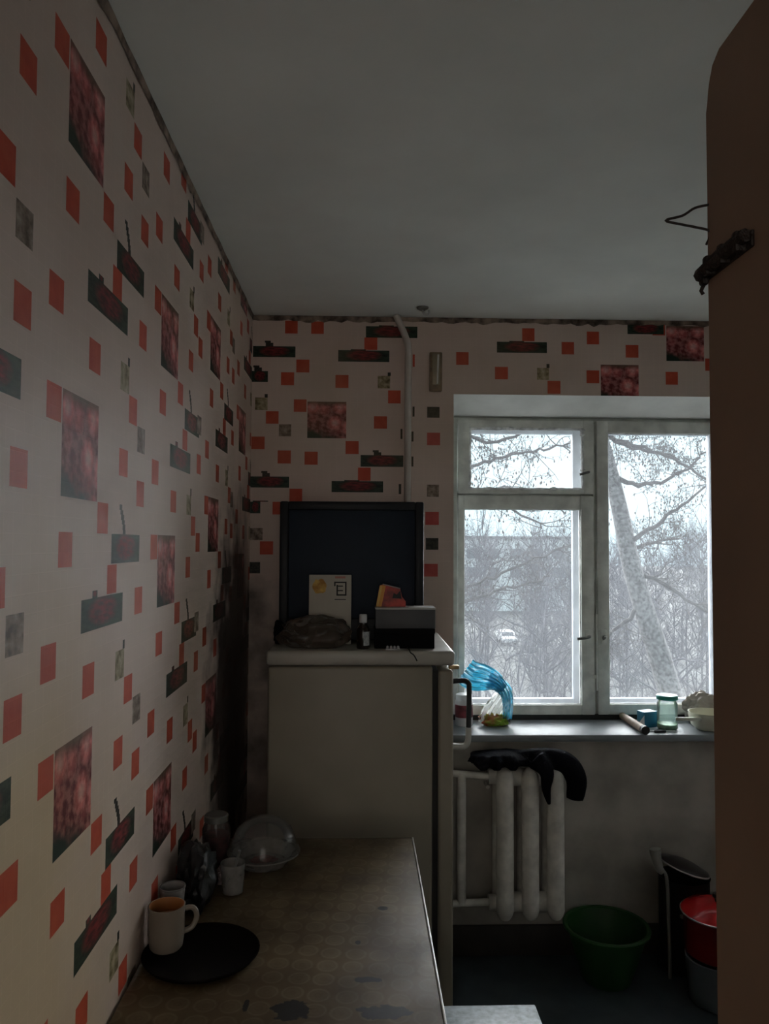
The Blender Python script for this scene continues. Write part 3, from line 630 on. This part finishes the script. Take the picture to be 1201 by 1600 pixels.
obj('spoon', Tube([(-.302, 1.905, TT+.010), (-.292, 1.892, TT+.06), (-.280, 1.88, TT+.105)], [.006, .0025, .004], 8), P('spoon_steel', (.5, .5, .5), .3, .9), gl)
obj('rag', lump((-.325, 1.962, TT+.012), (.03, .03, .022), .5, 7, 31, 4, TT+.0005), P('pinkish_grey_rag', (.26, .20, .19), .9), None, 'small pinkish grey rag between the jar and the drinking glass', 'cloth')

# ------------------------------------------------------------------ stool
st = thing('stool', (.28, 1.82, 0), 'low stool with a speckled pale top tucked beside the table', 'stool')
obj('seat', Box(.120, .441, 1.640, 1.978, .425, .450, .004), P('speckled_pale_laminate', (.40, .45, .47), .4, var=.25, scale=60), st)
bm = bmesh.new(); box(bm, .15, .41, 1.67, 1.69, .36, .424); box(bm, .15, .41, 1.93, 1.95, .36, .424); box(bm, .15, .17, 1.69, 1.93, .36, .424); box(bm, .39, .41, 1.69, 1.93, .36, .424)
obj('apron', bm, M_tl, st)
for x in (.16, .40):
    for y in (1.68, 1.94): obj('leg', Box(x-.016, x+.016, y-.016, y+.016, 0, .424, .003), M_tl, st)

# ------------------------------------------------------------------ things on the sill
SZ = .858
pb = thing('bag', (.545, 3.19, SZ), 'tied blue and white plastic bag of food flopping over on the sill', 'bag')
M_blue = film('blue_plastic', (.05, .42, .62), .85, .3, 20); M_wfilm = film('milky_plastic', (.75, .78, .76), .6, .25, 20)
bm = lump((.548, 3.19, SZ+.022), (.058, .035, .030), .35, 7, 41, 4, SZ+.0005); 
obj('packet', bm, P('printed_wrapper', (.55, .10, .05), .4, var=.2, scale=22, col2=(.30, .55, .05)), pb, label='red, yellow and green printed wrapper')
def folded(path, wid, amp, n=26, seed=0):
    """a gathered sheet of film: a pleated ribbon running along a path"""
    path = smooth_path(path, 6); bm = bmesh.new(); rows = []
    for i, p in enumerate(path):
        d = (path[min(i+1, len(path)-1)]-path[max(i-1, 0)]).normalized(); s = d.cross(Vector((0, 1, 0)))
        s = s.normalized() if s.length > .01 else Vector((1, 0, 0)); t = i/(len(path)-1); w_ = wid(t)
        rows.append([bm.verts.new(p + s*w_*(k/n-.5)*2 + Vector((0, 1, 0))*amp(t)*(math.sin(k*1.9+t*3+seed)+.6*noise.noise(Vector((k*.5, t*4, seed))))) for k in range(n+1)])
    for a, b_ in zip(rows, rows[1:]):
        for k in range(n): bm.faces.new((a[k], a[k+1], b_[k+1], b_[k]))
    return bm
obj('wrap', folded([(.545, 3.185, SZ+.012), (.55, 3.18, SZ+.05), (.575, 3.18, SZ+.10), (.585, 3.18, SZ+.135), (.56, 3.18, SZ+.165)], lambda t: .055*(1-t)**1.2+.018, lambda t: .012*(1-t)+.004, 22, 1), M_wfilm, pb)
obj('neck', folded([(.597, 3.172, SZ+.03), (.600, 3.172, SZ+.09), (.592, 3.17, SZ+.135), (.56, 3.17, SZ+.17), (.52, 3.17, SZ+.185)], lambda t: .020+.014*t, lambda t: .007, 14, 2), M_blue, pb)
obj('flap', folded([(.585, 3.168, SZ+.150), (.545, 3.165, SZ+.182), (.50, 3.165, SZ+.197), (.455, 3.165, SZ+.205), (.425, 3.165, SZ+.225)], lambda t: .022+.036*math.sin(min(1, t*1.1)*PI/1.6)**1.2, lambda t: .008, 20, 3), M_blue, pb, label='blue plastic flap')
wj = thing('jar', (.425, 3.20, SZ), 'white jar with a dark red band behind the fridge handle', 'jar')
obj('body', Lathe((.425, 3.20, SZ), [(0, 0), (.034, 0), (.036, .005), (.036, .095), (.030, .105), (0, .105)], 26), P('white_jar', (.60, .60, .60), .5), wj)
obj('band', Lathe((.425, 3.20, SZ), [(.0364, .034), (.0366, .036), (.0366, .082), (.0364, .084)], 26), P('dark_red_band', (.18, .03, .04), .5, var=.4, scale=40), wj)
obj('lid', Lathe((.425, 3.20, SZ), [(.033, .104), (.033, .122), (.030, .125), (0, .125)], 26), P('white_lid', (.62, .63, .64), .5), wj)
sk = thing('wooden_stick', (1.107, 3.14, SZ), 'brown round wooden stick with a black end lying across the sill', 'stick')
obj('shaft', Tube([(1.105, 3.285, SZ+.0165), (1.106, 3.16, SZ+.0165), (1.107, 3.045, SZ+.0165)], [.014, .0155, .016], 16), P('brown_stick_wood', (.34, .25, .19), .6, var=.2, scale=30), sk)
obj('end_cap', Tube([(1.107, 3.047, SZ+.017), (1.108, 3.024, SZ+.017)], .0167, 16), M_black, sk)
bx = thing('carton', (1.165, 3.16, SZ), 'small blue carton with a white triangle on the sill', 'box')
rotb = lambda bm: tilted(bm, (1.165, 3.165, SZ), 'Z', .38)
bx_b = obj('body', rotb(Box(1.133, 1.197, 3.143, 3.187, SZ, SZ+.062, .001)), P('blue_carton_print', (.01, .19, .33), .5), bx)
obj('top_flap', rotb(Box(1.133, 1.197, 3.143, 3.187, SZ+.0622, SZ+.063)), P('light_blue_carton', (.28, .55, .70), .5), bx)
bm = bmesh.new(); quad(bm, (1.1328, 3.1435, SZ+.003), (1.1328, 3.186, SZ+.003), (1.1328, 3.1435, SZ+.052)); bm2 = rotb(bm); obj('printed_triangle', bm2, P('white_print', (.65, .72, .75), .5), bx_b)
gj = thing('jar', (1.228, 3.12, SZ), 'clear glass jar with a green lid on the sill', 'jar')
c = (1.232, 3.124, SZ)
obj('glass', Lathe(c, [(0, .001), (.036, .001), (.040, .008), (.040, .100), (.034, .112), (.034, .120)], 30), film('greenish_glass', (.45, .65, .58), .22, .1, 25), gj)
obj('lid', Lathe(c, [(.041, .118), (.042, .120), (.042, .132), (.039, .135), (0, .135)], 30), P('green_lid', (.01, .28, .23), .4), gj)
obj('contents', Lathe(c, [(0, .003), (.034, .003), (.038, .010), (.038, .022), (0, .022)], 24), P('green_contents', (.30, .48, .30), .5, var=.3, scale=60), gj)
pn = thing('saucepan', (1.39, 3.12, SZ), 'cream enamel saucepan with a short side handle on the sill', 'saucepan')
c = (1.395, 3.115, SZ)
obj('body', Lathe(c, [(0, .001), (.045, .001), (.066, .018), (.074, .045), (.075, .068), (.078, .070), (.073, .069), (.064, .022), (0, .006)], 36), P('cream_enamel', (.62, .60, .48), .35, var=.06), pn)
obj('handle', Box(1.243, 1.348, 3.060, 3.074, SZ+.044, SZ+.058, .005, 3), P('cream_handle', (.60, .60, .50), .4), pn)
obj('bag', lump((1.43, 3.235, SZ+.06), (.085, .045, .062), .3, 8, 51, 4, SZ+.0005), P('grey_paper_bag', (.42, .38, .33), .8, bump=.3, bscale=50), None, 'crumpled grey paper bag behind the cream saucepan', 'bag')
pe = obj('pen', Tube([(1.155, 3.056, SZ+.0052), (1.20, 3.062, SZ+.0052)], .005, 8), M_black, None, 'short black pen lying before the blue carton on the sill', 'pen')
obj('knife', Box(1.128, 1.245, 3.072, 3.083, SZ+.0005, SZ+.004, .0012), P('knife_steel', (.6, .62, .62), .3, .6), None, 'thin pale knife blade lying before the clear jar', 'knife')

# ------------------------------------------------------------------ things on the floor
bs = thing('basin', (.912, 2.90, 0), 'green plastic basin on the dark floor under the window', 'basin')
c = (.912, 2.905, 0)
obj('bowl', Lathe(c, [(0, .001), (.080, .001), (.088, .008), (.118, .10), (.145, .192), (.142, .192), (.115, .10), (.083, .012), (0, .006)], 44), P('green_plastic', (.014, .062, .014), .45), bs)
obj('rim', Lathe(c, [(.143, .186), (.156, .187), (.158, .194), (.154, .199), (.143, .197), (.143, .186)], 44), P('green_plastic_rim', (.017, .075, .017), .45), bs)
rp = thing('pot', (1.264, 2.765, 0), 'red enamel pot with a shiny lid on the floor by the door', 'pot')
c = (1.264, 2.765, .033)
M_rede = P('red_enamel', (.60, .014, .016), .18, var=.05)
obj('stand', Lathe((1.264, 2.765, 0), [(0, .001), (.095, .001), (.10, .01), (.112, .152), (.108, .155), (.09, .02), (0, .02)], 36), P('grey_enamel_bowl', (.15, .175, .20), .35), rp, label='pale grey lower pot')
obj('body', Lathe(c, [(0, .124), (.100, .124), (.112, .135), (.117, .262), (.121, .268), (0, .266)], 40), P('dark_red_enamel', (.20, .012, .012), .25), rp)
obj('lid', Lathe(c, [(.124, .268), (.125, .272), (.112, .284), (.095, .289), (.090, .294), (.06, .304), (.02, .308), (0, .308)], 44), M_rede, rp)
obj('lid_rim', Lathe(c, [(.123, .2665), (.1265, .268), (.1268, .272), (.123, .2735), (.123, .2665)], 44), P('bright_rim', (.65, .5, .48), .25, .5), rp)
obj('knob', Lathe(c, [(0, .306), (.010, .308), (.010, .318), (.018, .324), (.016, .334), (0, .337)], 18), M_black, rp)
for a in (2.75, 4.45): obj('rivet', Lathe((c[0]+.118*math.cos(a), c[1]+.118*math.sin(a), .268 if a < 4 else .213), [(0, -.008), (.007, -.005), (.008, 0), (.007, .005), (0, .008)], 12), P('rivet_steel', (.5, .45, .42), .3, .7), rp)
bp2 = thing('stockpot', (1.235, 2.985, 0), 'dark large stockpot with a tilted lid behind the red pot', 'pot')
c = (1.235, 2.985, 0)
obj('body', Lathe(c, [(0, .001), (.085, .001), (.092, .01), (.092, .335), (.095, .34), (.088, .338), (.086, .02), (0, .012)], 36), P('sooty_pot', (.018, .016, .017), .5), bp2)
obj('lid', Lathe((1.235, 2.985, .372), [(.090, 0), (.093, .002), (.090, .006), (.05, .018), (0, .022)], 36, tilt=Matrix.Rotation(.30, 3, 'Y')), P('dark_lid', (.03, .022, .024), .3), bp2)
obj('lid_rim', tilted(Tube([(1.235+.0925*math.cos(a), 2.985+.0925*math.sin(a), .374) for a in np.linspace(0, 2*PI, 40)], .0032, 6, cap=False), (1.235, 2.985, .372), 'Y', .30), P('pale_rim', (.40, .37, .36), .35, .5), bp2)
obj('ladle', Tube(smooth_path([(1.095, 2.905, .47), (1.10, 2.905, .435), (1.112, 2.905, .395), (1.135, 2.90, .368), (1.142, 2.90, .20), (1.145, 2.90, .004)], 5), lambda t: .017*(1-t)+.005 if t < .5 else .0065, 10, sq=.8), P('grey_handle_plastic', (.24, .24, .22), .5), None, 'grey bent handle standing up beside the dark stockpot', 'utensil')

# ------------------------------------------------------------------ outdoors
ZG = -9.0
obj('ground', Box(-150, 250, 3.6, 400, ZG-.2, ZG), P('thawing_ground', (.05, .05, .048), .95, var=.35, scale=.12, col2=(.10, .105, .10)), None, 'pale bare ground of the yard outside the window', 'ground', kind='structure')
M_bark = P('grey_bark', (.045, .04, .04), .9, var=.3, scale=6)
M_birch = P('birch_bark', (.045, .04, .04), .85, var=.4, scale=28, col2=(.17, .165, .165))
M_far = P('haze_tinted_bark', (.10, .095, .11), .95)  # distance haze put into the bark colour, paler than the near bark
def wiggle(rng, p, d, L_, n, amp):
    out = [Vector(p)]; d = Vector(d).normalized()
    for _ in range(n):
        d = (d + Vector((rng.gauss(0, amp), rng.gauss(0, amp), rng.gauss(0, amp)))).normalized(); out.append(out[-1]+d*L_/n)
    return out
def twigs(rng, bm, line, r, count, length, tips, depth=1, up=.25, sides=4):
    for _ in range(count):
        i = rng.randrange(len(line)//4, len(line)); p = line[i]; d = (line[min(i+1, len(line)-1)]-line[i-1]).normalized()
        side = Vector((rng.gauss(0, 1), rng.gauss(0, 1), rng.gauss(up, 1))).normalized()
        l = length*rng.uniform(.45, 1.1); q = wiggle(rng, p, d*.6+side, l, 5, .22)
        tube(bm, q, [r, r*.85, r*.7, r*.6, r*.5, r*.35], sides, cap=False)
        tips.append(q[-1])
        if depth: twigs(rng, bm, q, r*.6, 4, length*.5, tips, depth-1, up, 3)
def cones(rng, tips, share, s):
    bm = bmesh.new()
    for t in tips:
        if rng.random() < share:
            r = s*rng.uniform(.6, 1.3); c = t+Vector((0, 0, -s))
            v = [bm.verts.new(c+Vector(d)*r) for d in ((.7, 0, 0), (0, .7, 0), (-.7, 0, 0), (0, -.7, 0), (0, 0, 1.5), (0, 0, -1.5))]
            for k in range(4): bm.faces.new((v[k], v[(k+1) % 4], v[4])); bm.faces.new((v[(k+1) % 4], v[k], v[5]))
    return bm
def near_tree(name, label, trunk, trad, limbs, seed, lrad, ntw, base):
    rng = random.Random(seed); t = thing(name, base, label, 'tree', 'trees close to the window'); tips = []
    tr = smooth_path(trunk, 6); k = len(tr)
    obj('trunk', Tube(tr, lambda u: trad[0]*(1-u)+trad[1]*u, 14), M_birch, t)
    for lim in limbs:
        ln = smooth_path(lim, 6); ln = [p + Vector((rng.gauss(0, .012), rng.gauss(0, .03), rng.gauss(0, .012))) for p in ln]
        bm = Tube(ln, lambda u: lrad*(1-u)+.008*u, 8); obj('limb', bm, M_bark, t)
        bm = bmesh.new(); twigs(rng, bm, ln, .0055, ntw+6, .42, tips, 2); obj('twigs', bm, M_bark, t, kind='stuff')
    obj('catkins', cones(rng, tips, .5, .0105), M_bark, t, kind='stuff')
near_tree('birch_tree', 'leaning birch with a pale trunk filling the wide window pane',
    [(5.0, 9.4, ZG-.1), (4.6, 9.3, -5), (4.15, 9.1, -2.4), (3.86, 9.0, -1.33), (3.65, 9.0, -.38), (3.5, 9.0, .2), (3.31, 9.0, .79), (3.14, 9.0, 1.39), (3.02, 9.0, 1.98), (2.92, 9.0, 2.41), (2.8, 9.0, 2.88), (2.62, 9.0, 3.48), (2.5, 9, 4.4)], (.185, .05),
    [[(3.14, 9.0, 1.31), (3.55, 9.0, 1.13), (4.07, 9.0, .8), (4.6, 9.0, .61)], [(3.06, 8.95, 1.61), (3.33, 8.8, 1.81), (3.66, 8.8, 2.05), (4.08, 8.8, 2.38)],
     [(2.62, 8.95, 3.4), (2.70, 8.7, 2.95), (2.9, 8.6, 2.75), (3.41, 8.6, 2.58), (3.91, 8.6, 2.31), (4.34, 8.6, 2.04)], [(2.94, 9.0, 2.39), (3.3, 9.0, 2.3), (3.71, 9.0, 2.44), (4.1, 9.0, 2.74)],
     [(3.28, 9.0, .9), (2.94, 9.0, .61), (2.79, 9.0, .42)], [(2.62, 9, 3.45), (3.0, 8.9, 3.1), (3.5, 8.8, 2.95), (4.2, 8.8, 2.9)], [(3.1, 9.1, 1.5), (3.5, 9.3, 1.62), (4.0, 9.5, 1.7)], [(2.8, 9, 2.9), (3.3, 9.1, 2.72), (3.8, 9.2, 2.66)]],
    12, .032, 18, (5.0, 9.4, ZG))
near_tree('alder_tree', 'bare alder whose long branches cross the small vent pane and the pane below',
    [(-1.3, 7.4, ZG-.1), (-1.1, 7.3, -4), (-.8, 7.2, -1.5), (-.5, 7.1, .1), (-.28, 7.1, 1.3), (-.15, 7.1, 2.6), (-.1, 7.1, 4.2)], (.16, .06),
    [[(-.44, 7.05, .4), (.44, 7.0, .91), (.95, 7.0, 1.09), (1.31, 7.0, 1.2), (1.7, 7.0, 1.31)], [(-.44, 7.1, .36), (.46, 7.2, .95), (1.08, 7.2, 1.23), (1.52, 7.2, 1.42), (2.05, 7.2, 1.63)],
     [(-.28, 7.05, 1.31), (.44, 7.0, 1.94), (.99, 7.0, 2.29), (1.31, 7.0, 2.4), (1.66, 7.0, 2.47), (1.93, 7.0, 2.52)], [(-.28, 7.1, 1.29), (.47, 7.4, 1.78), (.95, 7.4, 1.96), (1.44, 7.4, 2.15), (1.94, 7.4, 1.91)],
     [(-.17, 7.1, 2.4), (.67, 7.0, 2.69), (1.13, 7.0, 2.52), (1.66, 7.0, 2.7), (1.95, 7.0, 2.82)], [(-.2, 7.1, 2.0), (.6, 7.2, 2.1), (1.2, 7.2, 2.0), (1.7, 7.2, 1.75)]],
    7, .022, 14, (-1.3, 7.4, ZG))
# the belt of bare trees beyond the yard
def far_mesh(seed, h):
    rng = random.Random(seed); bm = bmesh.new(); tips = []
    tr = wiggle(rng, (0, 0, 0), (0, 0, 1), h, 10, .06); tube(bm, tr, lambda u: .13*(1-u)+.02, 6, cap=False)
    for _ in range(24):
        i = rng.randrange(2, 10); a = rng.uniform(0, 2*PI); d = Vector((math.cos(a), math.sin(a), rng.uniform(.4, 1.2)))
        q = wiggle(rng, tr[i], d, h*rng.uniform(.18, .34), 6, .12); tube(bm, q, lambda u: .05*(1-u)+.015, 4, cap=False)
        twigs(rng, bm, q, .02, 7, h*.16, tips, 1, .5, 3)
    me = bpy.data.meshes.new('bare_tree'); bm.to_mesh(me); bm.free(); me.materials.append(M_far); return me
FM = [far_mesh(100+k, 13.5) for k in range(4)]
rng = random.Random(4); spots = []
for k in range(900):
    y = 17 + 80*rng.random()**1.4; x = y*rng.uniform(.06, .58)
    if abs(x/y-.187) < .022 and y < 84: continue
    s_ = rng.uniform(.66, .98)*(1 if y > 42 else .62 + (y-17)*.012)
    if any((x-a)**2+(y-b)**2 < (3.7*max(s_, c_))**2 for a, b, c_ in spots): continue
    spots.append((x, y, s_))
spots = spots[:130]
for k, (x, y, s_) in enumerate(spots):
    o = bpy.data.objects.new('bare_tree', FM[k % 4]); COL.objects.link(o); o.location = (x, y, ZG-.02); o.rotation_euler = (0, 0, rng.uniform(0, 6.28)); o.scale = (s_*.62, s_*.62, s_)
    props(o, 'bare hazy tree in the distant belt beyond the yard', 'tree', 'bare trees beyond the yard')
# pale block beyond the trees, car in the yard
bd = thing('apartment_block', (20, 125, ZG), 'low pale building showing between the far bare trees', 'building')
M_bw = P('pale_render', (.75, .77, .78), .9, var=.05, scale=.5); M_bwin = P('dim_far_window', (.16, .18, .2), .3)
obj('wall', Box(12, 34, 125, 136, ZG, 2.6), M_bw, bd); obj('roof', Box(11.6, 34.4, 124.6, 136.4, 2.6, 3.0), P('grey_roof', (.25, .25, .26), .8), bd)
for i in range(6):
    for j in range(2): obj('window', Box(13.5+i*3.5, 15.3+i*3.5, 124.92, 125.0, -3.6+j*3, -2.0+j*3), M_bwin, bd)
CX_, CY_ = 15.7, 84.0
cr = thing('car', (CX_, CY_, ZG), 'small white parked car down in the yard', 'car')
prf = [(-2.0, .35), (2.0, .35), (2.05, .75), (1.2, .9), (.7, 1.35), (-1.2, 1.4), (-1.9, .95), (-2.05, .6)]
bm = bmesh.new(); a = [bm.verts.new((CX_-.8, CY_-x, ZG+z)) for x, z in prf]; b_ = [bm.verts.new((CX_+.8, CY_-x, ZG+z)) for x, z in prf]; bm.faces.new(a); bm.faces.new(b_[::-1])
for i in range(8): q = (i+1) % 8; bm.faces.new((a[i], b_[i], b_[q], a[q]))
bmesh.ops.recalc_face_normals(bm, faces=bm.faces[:]); bmesh.ops.bevel(bm, geom=bm.edges[:], offset=.08, segments=2, affect='EDGES')
obj('body', bm, P('white_car_paint', (.9, .9, .92), .3), cr)
bm = bmesh.new(); quad(bm, *[(CX_+x, CY_-y-.03, ZG+z) for x, y, z in ((-.65, 1.2, .93), (.65, 1.2, .93), (.6, .75, 1.31), (-.6, .75, 1.31))]); obj('windscreen', bm, M_bwin, cr)
for y in (-1.25, 1.3):
    for x in (-.72, .72): obj('wheel', Tube([(CX_+x-.1, CY_+y, ZG+.32), (CX_+x+.1, CY_+y, ZG+.32)], .32, 18), M_black, cr)
